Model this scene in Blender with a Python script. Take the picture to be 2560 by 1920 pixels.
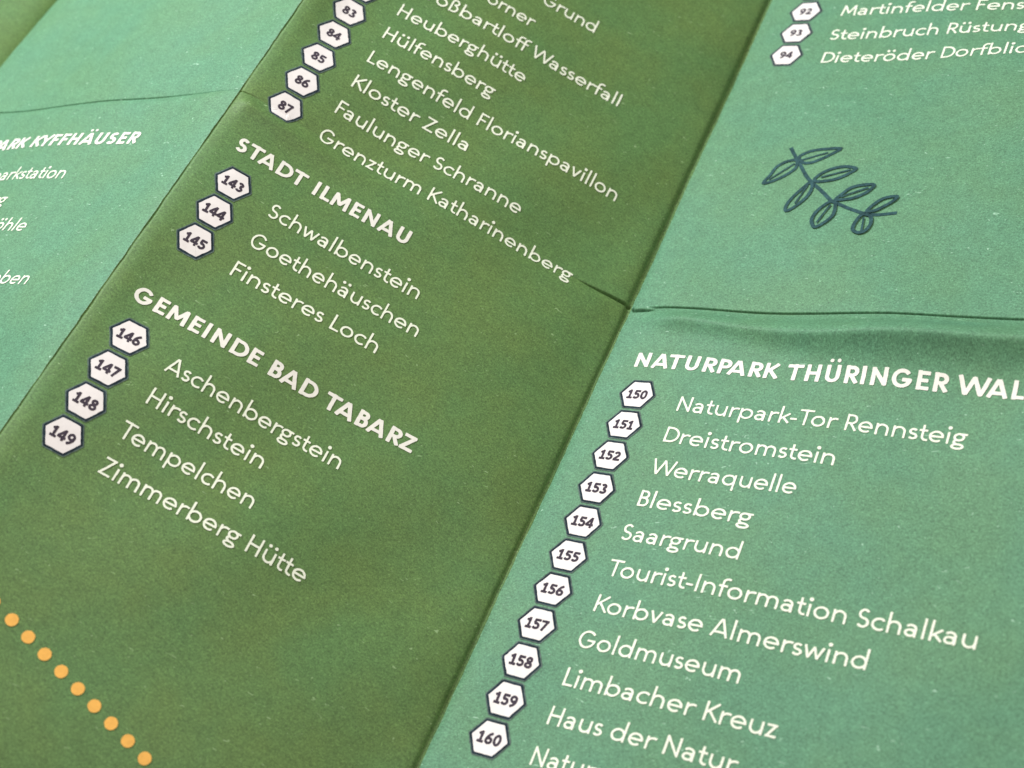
import bpy, math, random
import numpy as np
from mathutils import Matrix, Vector
from mathutils.geometry import delaunay_2d_cdt

# ------------------------------------------------------------------ frame of reference
# Lengths below are in "rows" (the pitch of one printed list row, 6 mm); the scene unit is 1 cm.
ROW = 0.6
# fold corners of the sheet (five fold columns x upper edge / cross crease / lower edge), surveyed
# in the camera's frame (x right, y down, z away)
FOLDS = np.array([-23.698, -22.655, 53.476, -27.882, -14.304, 47.664, -33.950, -2.183, 39.165, -13.040, -16.916, 54.047, -17.308, -8.440, 48.478, -23.509, 3.858, 40.326, -3.106, -16.477, 47.110, -7.325, -7.921, 41.638, -13.481, 4.408, 33.532, 7.514, -10.723, 47.898, 3.279, -2.113, 42.492, -2.867, 10.221, 34.336, 17.689, -9.824, 41.396, 13.439, -1.308, 35.902, 7.987, 12.247, 29.323]).reshape(5, 3, 3)
F_PX = 3870.6            # focal length in pixels of a 2560 px wide picture
UP = np.array([-0.0536, -0.5709, -0.8192])
UP = UP / np.linalg.norm(UP)
FW = np.array([0, 0, 1.0]); YA = FW - UP * (FW @ UP); YA /= np.linalg.norm(YA)
XA = np.cross(YA, UP)
AX = np.array([XA, YA, UP])                       # world axes expressed in the camera frame
CEN = np.array([1.5, 0.5, 41.0])                   # point of the sheet that becomes the world origin

def to_world(p):
    return (AX @ (np.asarray(p) - CEN)) * ROW

scene = bpy.context.scene
for o in list(bpy.data.objects): bpy.data.objects.remove(o)

# ------------------------------------------------------------------ camera
cam = bpy.data.cameras.new('camera'); camo = bpy.data.objects.new('camera', cam)
scene.collection.objects.link(camo)
R = AX @ np.diag([1, -1, -1])                      # camera axes (x right, y up, -z forward) in world
m = Matrix.Identity(4)
for r in range(3):
    for c in range(3): m[r][c] = R[r, c]
loc = to_world((0, 0, 0))
for r in range(3): m[r][3] = loc[r]
camo.matrix_world = m
cam.sensor_width = 36.0; cam.lens = F_PX / 2560 * 36.0
cam.clip_start = 0.5; cam.clip_end = 2000
cam.dof.use_dof = True; cam.dof.focus_distance = 39.5 * ROW; cam.dof.aperture_fstop = 0.26
scene.camera = camo

# ------------------------------------------------------------------ light
scene.view_settings.view_transform = 'Standard'; scene.view_settings.look = 'None'
scene.view_settings.gamma = 1; scene.view_settings.use_curve_mapping = False
scene.view_settings.exposure = 0.0
w = bpy.data.worlds.new('World'); scene.world = w; w.use_nodes = True
w.node_tree.nodes['Background'].inputs['Color'].default_value = (0.93, 0.97, 1.0, 1)
w.node_tree.nodes['Background'].inputs['Strength'].default_value = 0.27

def area(name, direction, dist, size, energy, color):
    l = bpy.data.lights.new(name, 'AREA'); l.shape = 'DISK'; l.size = size; l.energy = energy; l.color = color
    o = bpy.data.objects.new(name, l); scene.collection.objects.link(o)
    d = np.array(direction, float); d /= np.linalg.norm(d)
    p = to_world(CEN + d * dist / ROW)
    o.location = p
    o.rotation_euler = (Vector((0, 0, 0)) - Vector(p)).to_track_quat('-Z', 'Y').to_euler()
    return o
area('window_light', (-0.52, -0.82, -0.20), 46, 14, 27800, (0.93, 1.0, 0.995))
area('ceiling_lamp', (0.06, -0.38, -0.92), 46, 18, 9600, (1.0, 0.875, 0.785))

# ------------------------------------------------------------------ the sheet's surface
U_UP, U_DN = 11.0, 16.0                            # surveyed height above / below the cross crease
V_END = 22.0                                       # height of each half of the sheet
C = np.zeros((6, 3, 3)); C[:5] = FOLDS
W0 = 12.12
PW = [W0, W0, W0, 13.4, W0]                        # panel widths
C[4] = C[3] + (C[4] - C[3]) * (PW[3] / W0)
C[5] = C[4] + (C[3] - C[2])
NP = 5

def smooth(a, b, x):
    t = min(1.0, max(0.0, (x - a) / (b - a))); return t * t * (3 - 2 * t)

rng = random.Random(4)
WAV = [[(rng.uniform(.012, .03), rng.uniform(-1.3, 1.3), rng.uniform(-1.3, 1.3), rng.uniform(0, 6.28)) for _ in range(7)] for _ in range(NP * 2)]
JIT = [[(rng.uniform(2.2, 17), rng.uniform(0, 6.28)) for _ in range(9)] for _ in range(6)]

def jitter(c, v):
    return sum(math.sin(f * v + p) / (1 + .12 * f) for f, p in JIT[c]) * 0.0042

def crease_at(i, u):                               # where the cross crease runs (slightly off the straight line)
    if i == 3: return -.021 * u + 0.10 * (1 - smooth(.62, .84, u)) * smooth(0, .12, u) + .006 * math.sin(u * 1.9) * math.sin(u * .7)
    return .006 * math.sin(u * 2.3 + i)

def crease_depth(i, u):
    if i == 1: return .05 * (1 - smooth(7.5, 11.6, u)) + .012
    if i == 2: return .003 + .20 * smooth(10.3, 11.6, u) + .03 * (1 - smooth(0, .8, u))
    if i == 3: return .17 - .03 * smooth(1.0, 1.2, u) * (1 - smooth(1.3, 1.7, u))
    return .05

def base_point(i, u, v):
    s = u / PW[i]
    t = -v / U_UP if v < 0 else v / U_DN
    b = 0 if v < 0 else 2
    p0 = C[i, 1] * (1 - t) + C[i, b] * t
    p1 = C[i + 1, 1] * (1 - t) + C[i + 1, b] * t
    return p0 * (1 - s) + p1 * s

NRM = []
for i in range(NP):
    n = np.cross(C[i + 1, 1] - C[i, 1], C[i, 2] - C[i, 0]); n /= np.linalg.norm(n)
    NRM.append(n if n @ UP > 0 else -n)
UDIR = [(C[i + 1, 1] - C[i, 1]) / np.linalg.norm(C[i + 1, 1] - C[i, 1]) for i in range(NP)]
FOLD_N, FOLD_T = [], []
for c in range(6):
    a, b = max(0, c - 1), min(NP - 1, c)
    n = NRM[a] + NRM[b]; FOLD_N.append(n / np.linalg.norm(n))
    t = UDIR[a] + UDIR[b]; FOLD_T.append(t / np.linalg.norm(t))
VALLEY = [False, True, False, True, False, True]

def relief(i, u, v):
    """height of the paper above the flat panel, along the panel's normal"""
    W = PW[i]; e = smooth(0, 1.2, u) * smooth(0, 1.2, W - u)
    h = 0.0
    for a, ku, kv, ph in WAV[i]: h += a * math.sin(ku * u + kv * v + ph)
    h *= e
    vc = v - crease_at(i, u)
    ends = smooth(0, .05, u) * smooth(0, .05, W - u)
    hw = .018 + .020 * smooth(10.4, 11.9, u) if i == 2 else .021 + .018 * (1 - smooth(.4, .9, u)) if i == 3 else .019
    h -= crease_depth(i, u) * math.exp(-(vc / hw) ** 2) * ends
    # soft rounding either side of the crease
    h -= .03 * math.exp(-abs(vc) / .25) * e
    if i == 3 and vc > 0:                           # the buckle just below the crease
        amp = (.30 * smooth(.15, 2.0, u) + .42 * smooth(2.0, 9, u)) * smooth(0, .4, u) * smooth(0, .6, W - u)
        mid = .56 + .52 * smooth(.5, 7, u); x = max(0.0, vc - mid)
        h += amp * smooth(.05, mid, vc) * math.exp(-x * x / (x + .10) / (.24 + .15 * smooth(2, 10, u)))
    if i in (0, 2): h += .07 * smooth(0, .45, u) * math.exp(-u / .9)     # rounded shoulder of the ridge fold
    if i == 2:                                      # pinched gutters beside the folds
        n = .6 + .25 * math.sin(v * 1.7) + .25 * math.sin(v * 4.1 + 1)
        h -= (.012 + .035 * n) * math.exp(-((u - .042) / .024) ** 2)
        d = W - u; up = 1 - smooth(-.6, .6, v)
        h -= (.035 + .045 * n) * (1 - up) * math.exp(-((d - .075) / .040) ** 2)
        h -= (.06 + .03 * n) * up * math.exp(-((d - .09) / .06) ** 2)
    if i == 2 and v > 0:                            # small dent under the left end of the crease
        amp = (.17 * smooth(0, .5, u) * (1 - smooth(1.2, 5.5, u))); mid = .40 + .07 * u; x = max(0.0, vc - mid)
        h += amp * smooth(.03, mid, vc) * math.exp(-x * x / (x + .10) / .26)
        h += .05 * smooth(5, 11, u) * smooth(0, .3, v) * (1 - smooth(.5, 1.3, v)) * e
    if i == 1 and v > 0:
        h += .05 * smooth(0, .3, v) * (1 - smooth(.3, 1.1, v)) * e
    return h

def surf(i, u, v, lift=0.0):
    W = PW[i]
    p = base_point(i, u, v) + NRM[i] * (relief(i, u, v) + lift)
    for c, d in ((i, u), (i + 1, W - u)):
        if d < 1.5:
            p = p + FOLD_T[c] * jitter(c, v) * math.exp(-max(d, 0) / .10)
            if VALLEY[c]:
                p = p - FOLD_N[c] * (.08 + .025 * math.sin(v * .9 + c)) * math.exp(-max(d, 0) / .16)
            else:
                p = p - FOLD_N[c] * .02 * math.exp(-max(d, 0) / .08)
    return to_world(p)

corner_z = min(surf(i, u, v)[2] for i in range(NP) for u in (0, PW[i]) for v in (-V_END, 0, V_END))
TABLE_Z = corner_z - 0.03

# ------------------------------------------------------------------ materials
def mat(name):
    m = bpy.data.materials.new(name); m.use_nodes = True
    nt = m.node_tree; b = nt.nodes['Principled BSDF']
    return m, nt, b

def node(nt, t, **kw):
    n = nt.nodes.new(t)
    for k, v in kw.items(): setattr(n, k, v)
    return n

def ramp(nt, fac, stops):
    r = node(nt, 'ShaderNodeValToRGB'); e = r.color_ramp.elements
    while len(e) < len(stops): e.new(0.5)
    for q, (p, c) in zip(e, stops):
        q.position = p; q.color = c if len(c) == 4 else (*c, 1)
    nt.links.new(fac, r.inputs['Fac']); return r.outputs['Color']

def noise(nt, vec, scale, detail=2, rough=.5, dist=0):
    n = node(nt, 'ShaderNodeTexNoise'); n.inputs['Scale'].default_value = scale
    n.inputs['Detail'].default_value = detail; n.inputs['Roughness'].default_value = rough
    n.inputs['Distortion'].default_value = dist
    nt.links.new(vec, n.inputs['Vector']); return n.outputs['Fac']

def mix(nt, fac, a, b, mode='MIX'):
    n = node(nt, 'ShaderNodeMix'); n.data_type = 'RGBA'; n.blend_type = mode
    for s, v in ((n.inputs[0], fac), (n.inputs[6], a), (n.inputs[7], b)):
        if hasattr(v, 'links'): nt.links.new(v, s)
        elif isinstance(v, (int, float)): s.default_value = v
        else: s.default_value = (*v, 1)
    return n.outputs[2]

def grey(x): return (x, x, x)

def paper(name, col, warm, cool, fleck, rough=.62):
    """uncoated printed stock: solid ink with fibre grain, mottling and small worn flecks"""
    m, nt, b = mat(name)
    uv = node(nt, 'ShaderNodeUVMap').outputs['UV']
    big = noise(nt, uv, .38, 3, .55)
    c = mix(nt, ramp(nt, big, [(.36, grey(0)), (.64, grey(1))]), warm, cool)
    c = mix(nt, .5, c, col)
    mid = noise(nt, uv, 2.6, 3, .6, .3)
    c = mix(nt, 1.0, c, ramp(nt, mid, [(.3, grey(.92)), (.7, grey(1.08))]), 'MULTIPLY')
    # stretched fibres in two directions
    mp = node(nt, 'ShaderNodeMapping'); nt.links.new(uv, mp.inputs['Vector'])
    mp.inputs['Rotation'].default_value = (0, 0, .5); mp.inputs['Scale'].default_value = (14.0, 22.0, 1)
    fib = noise(nt, mp.outputs['Vector'], 1.0, 3, .62, .9)
    mp2 = node(nt, 'ShaderNodeMapping'); nt.links.new(uv, mp2.inputs['Vector'])
    mp2.inputs['Rotation'].default_value = (0, 0, -.8); mp2.inputs['Scale'].default_value = (31.0, 20.0, 1)
    fib2 = noise(nt, mp2.outputs['Vector'], 1.0, 3, .7, .6)
    c = mix(nt, 1.0, c, ramp(nt, fib, [(.30, grey(.70)), (.52, grey(1.0)), (.72, grey(1.34))]), 'MULTIPLY')
    c = mix(nt, 1.0, c, ramp(nt, fib2, [(.30, grey(.72)), (.5, grey(1.0)), (.72, grey(1.36))]), 'MULTIPLY')
    # worn flecks where bare fibre shows
    mp3 = node(nt, 'ShaderNodeMapping'); nt.links.new(uv, mp3.inputs['Vector'])
    mp3.inputs['Rotation'].default_value = (0, 0, .3); mp3.inputs['Scale'].default_value = (5.0, 11.0, 1)
    sp = noise(nt, mp3.outputs['Vector'], 1.0, 1, .5, 1.2)
    c = mix(nt, ramp(nt, sp, [(.735, grey(0)), (.79, grey(.55))]), c, fleck)
    # ink rubbed off along the folds (attribute: distance to the nearest fold, in rows)
    at = node(nt, 'ShaderNodeAttribute'); at.attribute_name = 'fold_distance'
    wearn = noise(nt, uv, 9, 3, .7)
    c = mix(nt, ramp(nt, wearramp(nt, at.outputs['Fac'], wearn), [(.62, grey(0)), (.80, grey(.45))]), c, fleck)
    nt.links.new(c, b.inputs['Base Color'])
    b.inputs['Roughness'].default_value = rough
    b.inputs['Specular IOR Level'].default_value = .30
    bump = node(nt, 'ShaderNodeBump'); bump.inputs['Strength'].default_value = .15; bump.inputs['Distance'].default_value = .02
    add = node(nt, 'ShaderNodeMath', operation='ADD'); nt.links.new(fib, add.inputs[0]); nt.links.new(fib2, add.inputs[1])
    nt.links.new(add.outputs[0], bump.inputs['Height']); nt.links.new(bump.outputs['Normal'], b.inputs['Normal'])
    return m

def wearramp(nt, dist, n):
    e = node(nt, 'ShaderNodeMath', operation='MULTIPLY'); nt.links.new(dist, e.inputs[0]); e.inputs[1].default_value = -16
    x = node(nt, 'ShaderNodeMath', operation='EXPONENT'); nt.links.new(e.outputs[0], x.inputs[0])
    y = node(nt, 'ShaderNodeMath', operation='MULTIPLY'); nt.links.new(x.outputs[0], y.inputs[0]); nt.links.new(n, y.inputs[1])
    z = node(nt, 'ShaderNodeMath', operation='MULTIPLY'); nt.links.new(y.outputs[0], z.inputs[0]); z.inputs[1].default_value = 1.35
    return z.outputs[0]

def ink(name, col, var=.08, scale=9, rough=.6, spec=.25):
    m, nt, b = mat(name)
    uv = node(nt, 'ShaderNodeUVMap').outputs['UV']
    n1 = noise(nt, uv, scale, 3, .65); n2 = noise(nt, uv, scale * .2, 2, .5)
    c = mix(nt, 1.0, col, ramp(nt, n1, [(.28, grey(1 - var * 1.6)), (.72, grey(1 + var))]), 'MULTIPLY')
    c = mix(nt, 1.0, c, ramp(nt, n2, [(.3, grey(1 - var * .7)), (.7, grey(1 + var * .5))]), 'MULTIPLY')
    nt.links.new(c, b.inputs['Base Color']); b.inputs['Roughness'].default_value = rough
    b.inputs['Specular IOR Level'].default_value = spec
    return m

M_GREEN = paper('green_printed_paper', (0.101, 0.182, 0.053), (0.112, 0.177, 0.047), (0.082, 0.182, 0.060), (0.341, 0.483, 0.241))
M_TEAL = paper('teal_printed_paper', (0.096, 0.226, 0.122), (0.104, 0.222, 0.111), (0.088, 0.226, 0.136), (0.454, 0.682, 0.511))
M_BODY = ink('cream_lettering', (.78, .79, .65), .04)
M_HEAD = ink('white_heading_lettering', (.76, .72, .65), .05)
M_WHITE = ink('bare_paper_white', (.735, .675, .655), .035, 5)
M_NAVY = ink('dark_navy_ink', (.020, .033, .044), .35, 12, .8, .10)
M_NUM = ink('dark_violet_ink', (.055, .042, .058), .2, 12, .8, .10)
M_HALO = ink('grey_green_misprint', (.105, .145, .125), .3, 12, .8, .1)
M_LEAF = ink('blue_green_ink', (.032, .078, .085), .3, 8, .8, .12)
M_ORANGE = ink('orange_ink', (.82, .42, .085), .07, 9)

m, nt, b = mat('light_wood_table')
tc = node(nt, 'ShaderNodeTexCoord').outputs['Object']
mp = node(nt, 'ShaderNodeMapping'); nt.links.new(tc, mp.inputs['Vector']); mp.inputs['Scale'].default_value = (.08, 1.1, 1)
c = ramp(nt, noise(nt, mp.outputs['Vector'], 1.5, 5, .6, 1.0), [(.3, (.34, .23, .14)), (.7, (.48, .35, .22))])
nt.links.new(c, b.inputs['Base Color']); b.inputs['Roughness'].default_value = .45
M_TABLE = m

# ------------------------------------------------------------------ objects
col = scene.collection
root = bpy.data.objects.new('folded_map', None); col.objects.link(root)
root.location = (0, 0, TABLE_Z)
root.empty_display_size = 2
root['label'] = 'creased concertina folded paper map with green and teal panels listing numbered places in white lettering'
root['category'] = 'map'
ROOT = np.array(root.location)

def build(name, verts, faces, materials, parent, uvs=None, slots=None, label=None, shade=False, dist=None):
    me = bpy.data.meshes.new(name)
    me.from_pydata([tuple(np.asarray(p) - ROOT) for p in verts], [], faces)
    for mm in materials: me.materials.append(mm)
    if slots:
        for p, s in zip(me.polygons, slots): p.material_index = s
    if uvs is not None:
        l = me.uv_layers.new(name='UVMap')
        for lp in me.loops: l.data[lp.index].uv = uvs[lp.vertex_index]
    if dist is not None:
        a = me.attributes.new('fold_distance', 'FLOAT', 'POINT')
        a.data.foreach_set('value', dist)
    if shade:
        for p in me.polygons: p.use_smooth = True
    me.update()
    o = bpy.data.objects.new(name, me); col.objects.link(o)
    o.parent = parent
    if label: o['label'] = label
    return o

# the table the map stands on
def table():
    s, t = 60.0, 2.5
    vs, fs = [], []
    for z in (TABLE_Z, TABLE_Z - t):
        for x, y in ((-s, -s * .7), (s, -s * .7), (s, s * .7), (-s, s * .7)): vs.append((x, y, z))
    fs = [(0, 1, 2, 3), (7, 6, 5, 4)] + [(k, 4 + k, 4 + (k + 1) % 4, (k + 1) % 4) for k in range(4)]
    me = bpy.data.meshes.new('table_top'); me.from_pydata(vs, [], fs); me.materials.append(M_TABLE)
    o = bpy.data.objects.new('table_top', me); col.objects.link(o); o['kind'] = 'structure'
    bv = o.modifiers.new('edge', 'BEVEL'); bv.width = .3; bv.segments = 3
table()

def grid(length, near, step, far_step, fine_to):
    g = list(near); x = near[-1]
    while x < length - 1e-6:
        x += step if x < fine_to else far_step
        g.append(min(x, length))
    return g
NEAR_U = [0, .012, .025, .04, .06, .085, .115, .15, .2, .26, .34, .45, .6, .8]
def ugrid(W):
    n = NEAR_U; k = int((W - 1.6) / .22)
    return n + [.8 + (W - 1.6) * j / k for j in range(1, k)] + [W - x for x in reversed(n)]
VG = [.0095 * k for k in range(33)] + [.325, .35, .38, .42]
VG = grid(V_END, VG, .06, .12, 2.2)

for i in range(NP):
    us = ugrid(PW[i])
    for half in (-1, 1):
        vs, uv, fd = [], [], []
        for v in VG:
            for u in us:
                vs.append(surf(i, u, half * v)); uv.append((u + i * 13.7 + (half > 0) * 5.3, -half * v + i * 3.1))
                fd.append(min(u, PW[i] - u, v + .02))
        n = len(us); fs = []
        for r in range(len(VG) - 1):
            for c in range(n - 1):
                q = (r * n + c, r * n + c + 1, (r + 1) * n + c + 1, (r + 1) * n + c)
                fs.append(q if half < 0 else q[::-1])
        green = i % 2 == 0
        build('paper_panel', vs, fs, [M_GREEN if green else M_TEAL], root, uv, shade=True, dist=fd,
              label=('green' if green else 'teal') + ' paper panel between two folds')

# ------------------------------------------------------------------ lettering: a drawn geometric sans
XH, ASC, DSC = .67, 1.08, -.29
def arc(cx, cy, rx, ry, a0, a1, n=None):
    n = n or max(4, int(abs(a1 - a0) / 15))
    return [(cx + rx * math.cos(math.radians(a0 + (a1 - a0) * k / n)), cy + ry * math.sin(math.radians(a0 + (a1 - a0) * k / n))) for k in range(n + 1)]
def ring(cx, cy, rx, ry, n=26): return ('ring', [(cx + rx * math.cos(2 * math.pi * k / n), cy + ry * math.sin(2 * math.pi * k / n)) for k in range(n)])
def dot(cx, cy, r): return ('disc', [(cx + r * math.cos(2 * math.pi * k / 14), cy + r * math.sin(2 * math.pi * k / 14)) for k in range(14)])
def scurve(cx, y0, y1, rx, h, a=38, b=-148, k=.90):
    H = y1 - y0 - 2 * h; ry = H / 4
    up = arc(cx, y1 - h - ry, rx * k, ry, a, 250)
    lo = arc(cx, y0 + h + ry, rx, ry, 70, b)
    return up + lo

def glyph(ch, w):
    """centre-line strokes and advance of one letter, cap height 1; w = stroke width"""
    h = w / 2; L = .11; s = []
    wo = .73; ro, rr = wo / 2 - h, XH / 2 - h + .01
    cy = XH / 2
    x1 = L + h
    dia = {'ä': 'a', 'ö': 'o', 'ü': 'u', 'Ä': 'A', 'Ü': 'U', 'Ö': 'O'}
    if ch in dia:
        st, adv = glyph(dia[ch], w); y = .93 if ch.islower() else 1.25
        r = .095 if w < .2 else .13
        if w >= .2: y = 1.24
        c = {'ä': .33, 'ö': .425, 'ü': .43, 'Ä': .47, 'Ü': .47, 'Ö': .5}[ch]
        return st + [dot(c - .17, y, r), dot(c + .17, y, r)], adv
    if ch == ' ': return [], .36
    if ch == '-': return [[(.05, .32), (.39, .32)]], .44
    if ch == 'o': return [ring(.06 + wo / 2, cy, ro, rr)], wo + .12
    if ch == 'c': return [arc(.06 + wo / 2, cy, ro, rr, 48, 312)], .68
    if ch == 'e':
        c = .06 + wo / 2
        return [arc(c, cy, ro, rr, -2, 312), [(c - ro, cy - .0), (c + ro + h * .8, cy - .0)]], wo + .10
    if ch == 'a':
        sx = .56
        return [arc(.34, XH - .245, sx - .34, .245 - h, 148, 0, 10) + [(sx, 0)], ring(.325, .205, .325 - .06 - h + .0, .205 - h + .01, 20), [(.33, .41 - h + .01), (sx, .41 - h + .01)]], .75
    if ch == 'b': return [[(x1, 0), (x1, ASC)], ring(L + wo / 2, cy, ro, rr)], wo + L + .06
    if ch == 'd': return [[(.06 + wo - h, 0), (.06 + wo - h, ASC)], ring(.06 + wo / 2, cy, ro, rr)], wo + L + .06
    if ch == 'p': return [[(x1, DSC), (x1, XH)], ring(L + wo / 2, cy, ro, rr)], wo + L + .06
    if ch == 'q': return [[(.06 + wo - h, DSC), (.06 + wo - h, XH)], ring(.06 + wo / 2, cy, ro, rr)], wo + L + .06
    if ch == 'g':
        return [ring(.36, .435, .285 - h, .245 - h, 22), ring(.36, -.115, .325 - h, .185 - h, 22),
                [(.47, .615), (.73, .605)], [(.235, .27), (.155, .185), (.16, .10), (.25, .05)]], .76
    if ch == 'f':
        sx = .16 + h
        return [[(sx, 0), (sx, ASC - .25)] + arc(sx + .22, ASC - .25, .22, .25 - h, 172, 62, 7), [(.04, XH - h), (.46, XH - h)]], .47
    if ch in 'hn':
        x2 = L + .655 - h; c = (x1 + x2) / 2
        return [[(x1, 0), (x1, ASC if ch == 'h' else XH)], [(x1, .34)] + arc(c, XH - .31, (x2 - x1) / 2, .31 - h + .01, 172, 0, 10) + [(x2, 0)]], .655 + 2 * L - .02
    if ch == 'u':
        x2 = L + .645 - h; c = (x1 + x2) / 2
        return [[(x1, XH), (x1, .32)] + arc(c, .32, (x2 - x1) / 2, .32 - h + .01, 188, 352, 10) + [(x2, .33)], [(x2, 0), (x2, XH)]], .645 + 2 * L - .02
    if ch == 'm':
        x3 = L + 1.05 - h; x2 = (x1 + x3) / 2; r = (x2 - x1) / 2
        return [[(x1, 0), (x1, XH)]] + [[(a, .36)] + arc(a + r, XH - .27, r, .27 - h + .01, 172, 0, 9) + [(a + 2 * r, 0)] for a in (x1, x2)], 1.05 + 2 * L - .02
    if ch == 'i': return [[(x1, 0), (x1, XH)], dot(x1, .93, .105)], w + 2 * L
    if ch == 'l': return [[(x1, 0), (x1, ASC)]], w + 2 * L
    if ch == 'k': return [[(x1, 0), (x1, ASC)], [(x1 + .02, .26), (L + .53, XH - .03)], [(x1 + .15, .37), (L + .55, 0.03)]], .68
    if ch == 'r': return [[(x1, 0), (x1, XH)], [(x1, .34)] + arc(x1 + .29, XH - .30, .29, .30 - h, 172, 66, 7)], L + .44
    if ch == 's': return [scurve(.285, 0, XH, .235 - h, h)], .54
    if ch == 't':
        sx = .15 + h
        return [[(sx, .92), (sx, .23)] + arc(sx + .2, .23, .2, .23 - h, 188, 292, 7), [(.03, XH - h), (.43, XH - h)]], .47
    if ch == 'v': return [[(.08, XH), (.34, .03)], [(.60, XH), (.34, .03)], dot(.34, .05, h * .8)], .68
    if ch == 'w': return [[(.07, XH), (.29, .04)], [(.50, XH - .05), (.29, .04)], [(.50, XH - .05), (.71, .04)], [(.93, XH), (.71, .04)], dot(.29, .06, h * .8), dot(.71, .06, h * .8), dot(.5, XH - .06, h * .8)], 1.0
    if ch == 'z': return [[(.07, XH - h), (.53, XH - h)], [(.46, XH - h), (.13, h)], [(.06, h), (.55, h)]], .61
    if ch == 'ß':
        return [[(x1, 0), (x1, ASC - .25)] + arc(x1 + .19, ASC - .25, .19, .25 - h, 172, -60, 12), arc(x1 + .19, .33, .25, .33 - h, 96, -112, 14), [(x1 + .19, .66 - h), (x1 + .27, .68)]], .76
    # capitals
    B = 1 if w > .2 else 0
    if ch == 'A':
        c = .46 + .02 * B
        return [[(.045 + h * .6, 0), (c - .015, 1 - h * .35)], [(2 * c - .045 - h * .6, 0), (c + .015, 1 - h * .35)], [(.2, .25 + .02 * B), (2 * c - .2, .25 + .02 * B)], dot(c, 1 - h * .9, h * .85)], 2 * c
    if ch == 'B':
        r = .40 + .03 * B
        return [[(x1, 0), (x1, 1)], [(x1, 1 - h), (x1 + .20, 1 - h)] + arc(x1 + .20, .765 - h * .25, r - .20 - h * .6, .235 - h * .75, 82, -82, 9) + [(x1, .53)],
                [(x1, .53)] + arc(x1 + .22, .265 + h * .5, r - .17 - h * .6, .265 - h * .5, 86, -90, 10) + [(x1, h)]], .68 + .03 * B
    if ch == 'D':
        return [[(x1, 0), (x1, 1)], [(x1, 1 - h), (x1 + .24, 1 - h)] + arc(x1 + .24, .5, .48 - h, .5 - h, 84, -84, 16) + [(x1, h)]], .90
    if ch == 'E': return [[(x1, 0), (x1, 1)], [(x1, 1 - h), (L + .52, 1 - h)], [(x1, .52), (L + .46, .52)], [(x1, h), (L + .53, h)]], .70
    if ch == 'F': return [[(x1, 0), (x1, 1)], [(x1, 1 - h), (L + .52, 1 - h)], [(x1, .50), (L + .44, .50)]], .66
    if ch == 'G':
        return [arc(.50, .5, .45 - h, .5 - h + .01, 42, 352, 24) + [(.95 - h, .47)], [(.53, .47 - h * .3), (.95 - h * .4, .47 - h * .3)]], 1.02
    if ch == 'H': x2 = L + .70 - h; return [[(x1, 0), (x1, 1)], [(x2, 0), (x2, 1)], [(x1, .51), (x2, .51)]], .70 + 2 * L
    if ch == 'I': return [[(x1, 0), (x1, 1)]], w + 2 * L
    if ch == 'J': return [[(.36, 1), (.36, .1)] + arc(.17, .1, .19, .3, 0, -80, 6)], .5
    if ch == 'K': return [[(x1, 0), (x1, 1)], [(x1 + .02, .42), (L + .60, 1 - .03)], [(x1 + .15, .55), (L + .64, .03)]], .76
    if ch == 'L': return [[(x1, 0), (x1, 1)], [(x1, h), (L + .50, h)]], .62
    if ch == 'M':
        x2 = .98
        return [[(.06 + h, 0), (.20, 1 - h * .6)], [(.20, 1 - h * .6), (.53, .24)], [(.86, 1 - h * .6), (.53, .24)], [(1.0 - h, 0), (.86, 1 - h * .6)], dot(.2, 1 - h * .9, h * .9), dot(.86, 1 - h * .9, h * .9), dot(.53, .25, h * .8)], 1.06
    if ch == 'N': x2 = L + .74 - h; return [[(x1, 0), (x1, 1 - h * .3)], [(x2, h * .3), (x2, 1)], [(x1, 1 - h * .9), (x2, h * .9)], dot(x1, 1 - h * .95, h * .95), dot(x2, h * .95, h * .95)], .74 + 2 * L
    if ch == 'O': return [ring(.5, .5, .45 - h, .5 - h)], 1.0
    if ch == 'P': return [[(x1, 0), (x1, 1)], [(x1, 1 - h), (x1 + .22, 1 - h)] + arc(x1 + .22, .70 - h * .2, .43 - .16 - h * .7, .30 - h * .8, 84, -86, 11) + [(x1, .40 + h * .5)]], .66
    if ch == 'R': return [[(x1, 0), (x1, 1)], [(x1, 1 - h), (x1 + .22, 1 - h)] + arc(x1 + .22, .71 - h * .2, .43 - .16 - h * .7, .29 - h * .8, 84, -86, 11) + [(x1, .42 + h * .5)], [(x1 + .20, .44), (L + .56, .03)]], .72
    if ch == 'S': return [scurve(.33, 0, 1, .29 - h, h)], .66
    if ch == 'T': return [[(.40, 0), (.40, 1)], [(.03, 1 - h), (.77, 1 - h)]], .80
    if ch == 'U':
        x2 = L + .68 - h; c = (x1 + x2) / 2
        return [[(x1, 1), (x1, .36)] + arc(c, .36, (x2 - x1) / 2, .36 - h + .01, 188, 352, 11) + [(x2, .36), (x2, 1)]], .68 + 2 * L
    if ch == 'W':
        return [[(.05, 1), (.34, .04)], [(.66, .96), (.34, .04)], [(.66, .96), (.98, .04)], [(1.27, 1), (.98, .04)], dot(.34, .07, h * .9), dot(.98, .07, h * .9), dot(.66, .93, h * .9)], 1.31
    if ch == 'Y': return [[(.40, 0), (.40, .42)], [(.40, .42), (.06, 1)], [(.40, .42), (.74, 1)], dot(.40, .42, h)], .78
    if ch == 'Z': return [[(.08, 1 - h), (.66, 1 - h)], [(.60, 1 - h), (.13, h)], [(.06, h), (.68, h)]], .74
    # numerals
    if ch == '1': return [[(.36, 0), (.36, 1 - h * .2)], [(.36, .88), (.10, .72)], [(.10, h * .7), (.64, h * .7)], dot(.36, 1 - h, h)], .70
    if ch == '2': return [arc(.36, .68, .28 - h * .6, .32 - h, 165, -30, 11) + [(.14, h * 1.1)], [(.08, h), (.70, h)]], .76
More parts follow.
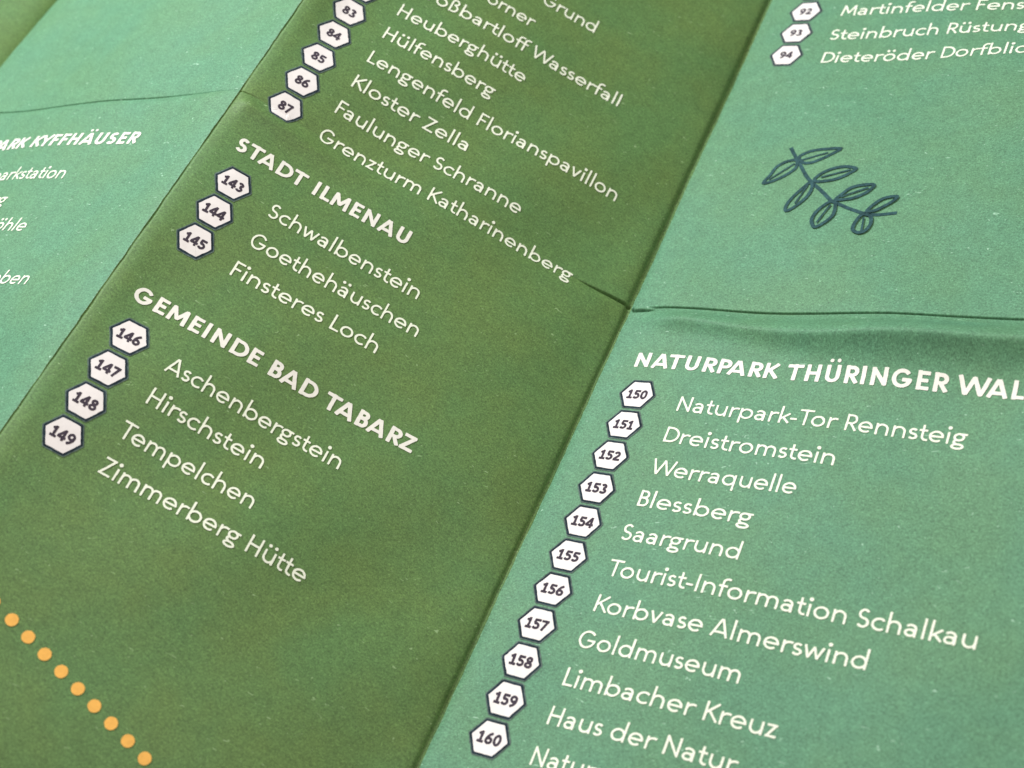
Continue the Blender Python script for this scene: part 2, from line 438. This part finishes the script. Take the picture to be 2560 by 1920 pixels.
    if ch == '3': return [arc(.33, .755, .26 - h * .5, .245 - h * .8, 150, -90, 11), arc(.33, .28, .31 - h * .5, .28 - h * .8, 90, -150, 12), [(.30, .53), (.38, .53)]], .74
    if ch == '4': return [[(.52, 0), (.52, 1)], [(.50, .93), (.07, .32)], [(.04, .29), (.74, .29)], dot(.08, .30, h * .9)], .78
    if ch == '5': return [[(.20, 1 - h), (.66, 1 - h)], [(.22, .95), (.17, .56)], [(.17, .56)] + arc(.33, .325, .31 - h * .5, .325 - h * .8, 112, -148, 13)], .74
    if ch == '6': return [ring(.38, .31, .31 - h * .6, .31 - h * .8, 20), [(.13, .36), (.20, .60), (.35, .82), (.58, .97)]], .76
    if ch == '7': return [[(.05, 1 - h), (.68, 1 - h)], [(.60, .93), (.24, 0)]], .70
    if ch == '8': return [ring(.38, .745, .265 - h * .6, .255 - h * .75, 18), ring(.38, .28, .31 - h * .6, .28 - h * .75, 20)], .76
    if ch == '9': return [ring(.37, .68, .31 - h * .6, .32 - h * .8, 20), [(.62, .64), (.57, .40), (.42, .18), (.19, .03)]], .76
    if ch == '0': return [ring(.38, .5, .32 - h * .6, .5 - h * .8, 22)], .76
    raise KeyError(ch)

def resample(pts, step):
    out = [pts[0]]
    for a, b2 in zip(pts, pts[1:]):
        d = math.dist(a, b2); k = max(1, int(math.ceil(d / step)))
        for j in range(1, k + 1): out.append((a[0] + (b2[0] - a[0]) * j / k, a[1] + (b2[1] - a[1]) * j / k))
    return out

def outline_polys(strokes, w, step):
    """ribbons of small quads along every stroke"""
    polys = []
    for s in strokes:
        closed = False; hw = w / 2
        if isinstance(s, tuple):
            if s[0] == 'disc': polys.append(s[1]); continue
            if s[0] == 'thin': s = s[1]; hw = w * .28
            elif s[0] == 'ring': closed = True; s = s[1]
        pts = resample(s + [s[0]] if closed else s, step)
        if closed: pts = pts[:-1]
        n = len(pts); lf, rt = [], []
        for k in range(n):
            a = pts[(k - 1) % n] if closed or k > 0 else pts[k]
            c = pts[(k + 1) % n] if closed or k < n - 1 else pts[k]
            p = pts[k]
            d1 = (p[0] - a[0], p[1] - a[1]); d2 = (c[0] - p[0], c[1] - p[1])
            l1 = math.hypot(*d1); l2 = math.hypot(*d2)
            if l1 < 1e-9: d1, l1 = d2, l2
            if l2 < 1e-9: d2, l2 = d1, l1
            n1 = (-d1[1] / l1, d1[0] / l1); n2 = (-d2[1] / l2, d2[0] / l2)
            mx, my = n1[0] + n2[0], n1[1] + n2[1]; ml = math.hypot(mx, my) or 1
            mx, my = mx / ml, my / ml
            sc = min(1.5, 1 / max(.3, mx * n1[0] + my * n1[1]))
            lf.append((p[0] + mx * hw * sc, p[1] + my * hw * sc)); rt.append((p[0] - mx * hw * sc, p[1] - my * hw * sc))
        for k in range(n if closed else n - 1):
            j = (k + 1) % n
            polys.append([lf[k], rt[k], rt[j], lf[j]])
        if not closed:                             # slightly rounded pen ends
            for e, q in ((0, 1), (n - 1, n - 2)):
                dx, dy = pts[e][0] - pts[q][0], pts[e][1] - pts[q][1]; l = math.hypot(dx, dy) or 1
                dx, dy = dx / l * hw * .22, dy / l * hw * .22
                a, b2 = lf[e], rt[e]
                m1 = (a[0] * .82 + b2[0] * .18 + dx, a[1] * .82 + b2[1] * .18 + dy); m2 = (a[0] * .18 + b2[0] * .82 + dx, a[1] * .18 + b2[1] * .82 + dy)
                polys.append([a, b2, m2, m1])
    out = []
    for p in polys:
        ar = sum(p[k][0] * p[(k + 1) % len(p)][1] - p[(k + 1) % len(p)][0] * p[k][1] for k in range(len(p)))
        if abs(ar) < 1e-9: continue
        out.append(p if ar > 0 else p[::-1])
    return out

def union(polys):
    """one clean triangulation of overlapping ribbons: keep the triangles that lie inside any ribbon"""
    vs, ed = [], []
    for p in polys:
        n0 = len(vs); vs += [Vector(q) for q in p]
        ed += [(n0 + k, n0 + (k + 1) % len(p)) for k in range(len(p))]
    r = delaunay_2d_cdt(vs, ed, [], 0, 1e-5)
    V = np.array([tuple(v) for v in r[0]]); Fc = [tuple(f) for f in r[2]]
    cen = np.array([V[list(f)].mean(axis=0) for f in Fc]); keep = np.zeros(len(Fc), bool)
    for p in polys:
        q = np.array(p); x, y = cen[:, 0], cen[:, 1]; ins = np.zeros(len(Fc), bool)
        for k in range(len(q)):
            (xa, ya), (xb, yb) = q[k], q[(k + 1) % len(q)]
            if ya == yb: continue
            cr = (ya > y) != (yb > y)
            ins ^= cr & (x < (xb - xa) * (y - ya) / (yb - ya) + xa)
        keep |= ins
    kept = [f for f, k in zip(Fc, keep) if k]
    used = sorted({q for f in kept for q in f}); mp = {q: k for k, q in enumerate(used)}
    return [tuple(V[q]) for q in used], [tuple(mp[q] for q in f) for f in kept]

CACHE = {}
def letter(ch, w):
    k = (ch, round(w, 3))
    if k not in CACHE:
        st, adv = glyph(ch, w)
        if st:
            v, f = union(outline_polys(st, w, .16)); xs = [p[0] for p in v]
            CACHE[k] = (v, f, adv, min(xs), max(xs))
        else: CACHE[k] = ([], [], adv, 0, 0)
    return CACHE[k]

KERN = {'To': -.12, 'Te': -.12, 'We': -.06, 'Wa': -.08, 'TA': -.14, 'AT': -.12, 'Fa': -.06, 'rg': -.02, 'ff': -.06, 'PA': -.10, 'LM': .0, 'WA': -.12, 'AB': .0, 'AU': .0, 'Ko': -.05, 'RK': -.02, 'KY': -.05, 'YF': -.04}
prng = random.Random(11)
def lay(text, w, track=0.0):
    """pen positions in cap heights, ink of the first letter starting at 0"""
    pens, x = [], 0.0
    for k, ch in enumerate(text):
        pens.append(x); x += letter(ch, w)[2] + track + (KERN.get(text[k:k + 2], 0))
    s = letter(text[0], w)[3]
    return [p - s for p in pens]

SCALES = []
def write(name, i, text, u0, v0, anchor=None, size=.455, w=.116, material=None, u_right=None, sx=None, track=0.0, dv=0.0, parent=None, lift=.014, label=None):
    """anchor = (index, 'r' right ink edge | 'l' left ink edge | 's' right edge of the left stem, u measured on the sheet)"""
    pens = lay(text, w, track)
    def ink_x(k, side):
        g = letter(text[k], w)
        if side == 's': return pens[k] + .11 + w
        return pens[k] + (g[4] if side == 'r' else g[3])
    if anchor:
        k, side, ua = anchor; k %= len(text)
        if u_right is not None:                    # two anchors: the line is cut off at its start
            k2, side2, ub = u_right; k2 %= len(text)
            sx = (ua - ub) / ((ink_x(k, side) - ink_x(k2, side2)) * size); u0 = ub - ink_x(k2, side2) * size * sx
        elif sx is None: sx = (ua - u0) / (ink_x(k, side) * size)
        else: u0 = ua - ink_x(k, side) * size * sx
        SCALES.append((text, round(sx, 3)))
    sx = sx or SX0
    vs, fs, uv = [], [], []
    for k, ch in enumerate(text):
        gv, gf = letter(ch, w)[:2]; b0 = len(vs)
        for x, y in gv:
            u = u0 + (pens[k] + x) * size * sx + prng.uniform(-1, 1) * .0035
            v = v0 + dv * (u - u0) - y * size + prng.uniform(-1, 1) * .0035
            vs.append(surf(i, u, v, lift)); uv.append((u + 3.3 * i, v))
        fs += [tuple(b0 + q for q in f) for f in gf]
    return build(name, vs, fs, [material or M_BODY], parent or root, uv, label=label)
SX0 = 1.0

G, T, K = 2, 3, 1
def place(i, text, v, anchor=None, u0=2.45, shown=None, **kw):
    return write('place_name', i, text, u0, v, anchor, label='cream lettering reading "%s"' % (shown or text), **kw)
def head(i, text, u0, v, anchor, shown=None, **kw):
    return write('heading', i, text, u0, v, anchor, w=.196, material=M_HEAD, label='bold white heading reading "%s"' % (shown or text), track=.03, **kw)

# middle green panel
place(G, 'Börner'[1:].replace('ö', 'o'), -6.925, (-1, 's', 5.845), u_right=(0, 'l', 4.453))
place(G, 'Grund', -7.97, (-1, 'r', 7.661), u_right=(0, 'l', 5.884))
place(G, 'Großbartloff Wasserfall', -5.955, (-1, 'r', 9.285))
place(G, 'Heuberghütte', -4.93, (-1, 'r', 6.55))
place(G, 'Hülfensberg', -3.935, (-2, 's', 5.497))
place(G, 'Lengenfeld Florianspavillon', -2.89, (-1, 'r', 10.428), dv=.003)
place(G, 'Kloster Zella', -1.88, (-1, 'r', 6.071))
place(G, 'Faulunger Schranne', -.865, (-2, 'r', 7.796), dv=.004)
place(G, 'Grenzturm Katharinenberg', .155, (-2, 's', 9.811), dv=.010)
head(G, 'STADT ILMENAU', .79, 1.81, (-2, 'r', 5.509), dv=.003)
place(G, 'Schwalbenstein', 3.12, (-1, 'r', 6.889))
place(G, 'Goethehäuschen', 4.14, (-1, 'r', 7.341))
place(G, 'Finsteres Loch', 5.135, (-1, 'r', 6.632))
head(G, 'GEMEINDE BAD TABARZ', .76, 7.07, (-1, 'r', 8.628), dv=.013)
place(G, 'Aschenbergstein', 8.40, (-1, 'r', 7.235), u0=2.40, dv=.014)
place(G, 'Hirschstein', 9.37, (-1, 'r', 5.60), dv=.020)
place(G, 'Tempelchen', 10.43, (-1, 'r', 5.882), dv=.018, u0=2.30)
place(G, 'Zimmerberg Hütte', 11.44, (-1, 'r', 7.80), u0=2.38, dv=.014)
# right-hand teal panel
place(T, 'Martinfelder Fenster', -11.80, (13, 's', 6.657 + .06), u0=2.54, dv=.02)
place(T, 'Steinbruch Rüstungen', -10.72, (9, 'r', 5.786), u0=2.50)
place(T, 'Dieteröder Dorfblick', -9.70, (17, 'r', 8.124 + .03), u0=2.54)
head(T, 'NATURPARK THÜRINGER WALD', .862, 2.04, (-2, 'l', 10.708), dv=.005)
place(T, 'Naturpark-Tor Rennsteig', 3.345, (-2, 'r', 9.558), u0=2.58, dv=.010)
place(T, 'Dreistromstein', 4.31, (-1, 'r', 7.057), u0=2.55, dv=.022)
place(T, 'Werraquelle', 5.30, (-1, 'r', 6.36), u0=2.53, dv=.008)
place(T, 'Blessberg', 6.25, (-2, 's', 5.01), u0=2.53, dv=.02)
place(T, 'Saargrund', 7.25, (-1, 'r', 5.544), u0=2.45, dv=.008)
place(T, 'Tourist-Information Schalkau', 8.27, (-1, 'r', 11.256), u0=2.45, dv=.009)
place(T, 'Korbvase Almerswind', 9.27, (-1, 'r', 9.099), u0=2.51, dv=.003)
place(T, 'Goldmuseum', 10.25, (-1, 'r', 6.48), u0=2.46)
place(T, 'Limbacher Kreuz', 11.265, (-1, 'r', 7.628), u0=2.49)
place(T, 'Haus der Natur', 12.26, (7, 's', 4.983), u0=2.49)
place(T, 'Naturpark', 13.28, None, u0=2.48)
# left-hand teal panel, mostly out of the picture
head(K, 'NATURPARK KYFFHÄUSER', 0, 1.89, (-1, 'r', 9.404), u_right=(10, 'l', 5.056))
place(K, 'Naturparkstation', 3.21, (-1, 'r', 7.497), sx=.98)
place(K, 'berg', 4.21, (-1, 'r', 5.82), sx=.98)
place(K, 'höhle', 5.20, (-1, 'r', 7.47), sx=.98)
place(K, 'leben', 7.16, (-1, 'r', 9.26), sx=.98)

# ------------------------------------------------------------------ numbered hexagon badges
def hexagon(r, rnd, n=4):
    pts = []
    for k in range(6):
        a = math.pi / 3 * k; p = (r * math.cos(a), r * math.sin(a))
        for j in range(n + 1):
            t = (j / n - .5) * math.pi / 3
            q = r - rnd / math.cos(math.pi / 6)
            pts.append((q * math.cos(a) + rnd * math.cos(a + t), q * math.sin(a) + rnd * math.sin(a + t)))
    # points between the corners so that the shape follows the paper
    out = []
    for k in range(len(pts)):
        a, b2 = pts[k], pts[(k + 1) % len(pts)]
        out.append(a)
        if math.dist(a, b2) > .2:
            for j in range(1, 5): out.append((a[0] + (b2[0] - a[0]) * j / 5, a[1] + (b2[1] - a[1]) * j / 5))
    return out

def badge(i, u, v, num):
    R0, R1, R2 = .550, .520, .454
    A, Bo, Co = hexagon(R0, .06), hexagon(R1, .05), hexagon(R2, .03)
    jit = lambda p, a: (p[0] + prng.uniform(-a, a), p[1] + prng.uniform(-a, a))
    A = [jit(p, .008) for p in A]; Bo = [jit(p, .006) for p in Bo]; Co = [jit(p, .005) for p in Co]
    n = len(A)
    put = lambda pts, lift: [surf(i, u + x, v + y, lift) for x, y in pts]
    uvs = lambda pts: [(u + x + i * 7, v + y) for x, y in pts]
    # white field
    inner = [(x * .55, y * .55) for x, y in Co]
    vs = put(Co, .016) + put(inner, .016) + put([(0, 0)], .016)
    fs = [(k, (k + 1) % n, n + (k + 1) % n, n + k) for k in range(n)] + [(n + k, n + (k + 1) % n, 2 * n) for k in range(n)]
    fl = build('number_badge', vs, [f[::-1] for f in fs], [M_WHITE], root, uvs(Co) + uvs(inner) + uvs([(0, 0)]), label='white hexagon badge numbered %s' % num)
    # dark border with its pale misprinted rim
    vs = put(A, .010) + put(Bo, .013) + put(Co, .016)
    fs = [(k, (k + 1) % n, n + (k + 1) % n, n + k) for k in range(n)] + [(n + k, n + (k + 1) % n, 2 * n + (k + 1) % n, 2 * n + k) for k in range(n)]
    build('badge_border', vs, [f[::-1] for f in fs], [M_HALO, M_NAVY], fl, uvs(A) + uvs(Bo) + uvs(Co), slots=[0] * n + [1] * n)
    # number
    s = .285; pens = lay(num, .235); wd = (pens[-1] + letter(num[-1], .235)[4]) * s * .96
    write('badge_number', i, num, u - wd / 2, v + s * .5, None, size=s, w=.235, material=M_NUM, sx=.96, parent=fl, lift=.021)

def column(i, u, v, first, last, step=1.0, du=0.0):
    for k in range(last - first + 1): badge(i, u + du * k, v + step * k, str(first + k))
column(G, 1.285, -5.20, 82, 87)
column(G, 1.28, 2.775, 143, 145)
column(G, 1.265, 8.03, 146, 149, 1.01)
column(T, 1.35, -13.07, 91, 94)
column(T, 1.315, 2.945, 150, 160)

# ------------------------------------------------------------------ dotted route and leaf sprig
for k in range(10):
    u, v = 2.068 - .05 * (k == 0) + .5040 * k, 15.208 + .1680 * k
    n = 22; pts = [(math.cos(2 * math.pi * j / n), math.sin(2 * math.pi * j / n)) for j in range(n)]
    vs = [surf(G, u, v, .014)] + [surf(G, u + .147 * x + prng.uniform(-.004, .004), v + .147 * y + prng.uniform(-.004, .004), .014) for x, y in pts]
    build('route_dot', vs, [(0, 1 + (j + 1) % n, 1 + j) for j in range(n)], [M_ORANGE], root, [(u, v)] + [(u + .147 * x, v + .147 * y) for x, y in pts], label='round orange dot of a dotted line')

def inked(name, strokes, w, parent, lift):
    pv, pf = union(outline_polys(strokes, w, .12))
    pv = [(x + prng.uniform(-.004, .004), y + prng.uniform(-.004, .004)) for x, y in pv]
    return build(name, [surf(T, x, y, lift) for x, y in pv], [f[::-1] for f in pf], [M_LEAF], parent, pv)

def spline(pts, closed=False, sub=4):
    n = len(pts); out = []
    for k in range(n if closed else n - 1):
        g = lambda j: pts[j % n] if closed else pts[min(max(j, 0), n - 1)]
        p0, p1, p2, p3 = g(k - 1), g(k), g(k + 1), g(k + 2)
        for j in range(sub):
            t = j / sub
            out.append(tuple(.5 * (2 * p1[d] + (p2[d] - p0[d]) * t + (2 * p0[d] - 5 * p1[d] + 4 * p2[d] - p3[d]) * t * t + (3 * p1[d] - p0[d] - 3 * p2[d] + p3[d]) * t ** 3) for d in (0, 1)))
    if not closed: out.append(pts[-1])
    return out

STEM = [(2.74, -6.12), (2.99, -5.76), (3.21, -5.47), (3.58, -4.96), (3.85, -4.7), (4.16, -4.43), (4.54, -4.07), (4.74, -3.96), (5.12, -3.78), (5.55, -3.61), (5.73, -3.56), (6.03, -3.55), (6.5, -3.62)]
LEAVES = [
 ([(3.11, -5.7), (3.18, -5.84), (3.46, -5.98), (3.87, -6.03), (4.26, -6.03), (4.04, -5.82), (3.78, -5.63), (3.54, -5.51), (3.32, -5.51)], [(3.22, -5.62), (3.92, -5.88)]),
 ([(3.08, -5.61), (2.86, -5.6), (2.67, -5.5), (2.53, -5.33), (2.46, -5.07), (2.35, -4.73), (2.63, -4.82), (2.88, -5.0), (3.04, -5.16), (3.14, -5.33)], [(2.48, -4.87), (3.05, -5.48)]),
 ([(3.84, -4.87), (4.0, -5.1), (4.25, -5.26), (4.6, -5.34), (4.92, -5.26), (4.75, -5.06), (4.53, -4.9), (4.24, -4.8), (3.93, -4.77)], [(4.01, -4.93), (4.78, -5.22)]),
 ([(3.74, -4.73), (3.58, -4.48), (3.44, -4.23), (3.34, -3.95), (3.33, -3.73), (3.42, -3.65), (3.6, -3.82), (3.77, -4.07), (3.86, -4.34), (3.85, -4.62)], [(3.71, -4.62), (3.56, -3.93)]),
 ([(4.67, -4.07), (4.82, -4.32), (5.0, -4.54), (5.3, -4.65), (5.6, -4.65), (5.52, -4.43), (5.33, -4.25), (5.1, -4.13), (4.81, -4.07)], [(4.8, -4.18), (5.47, -4.55)]),
 ([(4.55, -3.99), (4.36, -3.77), (4.25, -3.53), (4.24, -3.28), (4.35, -3.07), (4.46, -3.05), (4.65, -3.24), (4.77, -3.45), (4.78, -3.67), (4.71, -3.94)], [(4.6, -3.88), (4.41, -3.21)]),
 ([(5.68, -3.65), (5.79, -3.89), (5.97, -4.11), (6.18, -4.2), (6.37, -4.2), (6.29, -4.03), (6.12, -3.86), (5.89, -3.68)], None),
 ([(5.6, -3.52), (5.5, -3.3), (5.47, -3.07), (5.53, -2.91), (5.73, -2.85), (5.87, -2.97), (5.92, -3.21), (5.83, -3.47)], [(5.67, -3.41), (5.75, -2.89)]),
]
sprig = inked('leaf_sprig', [spline(STEM)], .108, root, .014)
sprig['label'] = 'dark blue green line drawing of a leafy sprig'
for k, (o, rib) in enumerate(LEAVES):
    st = [('ring', spline(o, True))]
    if rib: st.append(('thin', rib))
    inked('leaf', st, .098, sprig, .020 + .004 * k)


scene.render.engine = 'CYCLES'
scene.render.resolution_x = 1024; scene.render.resolution_y = 768
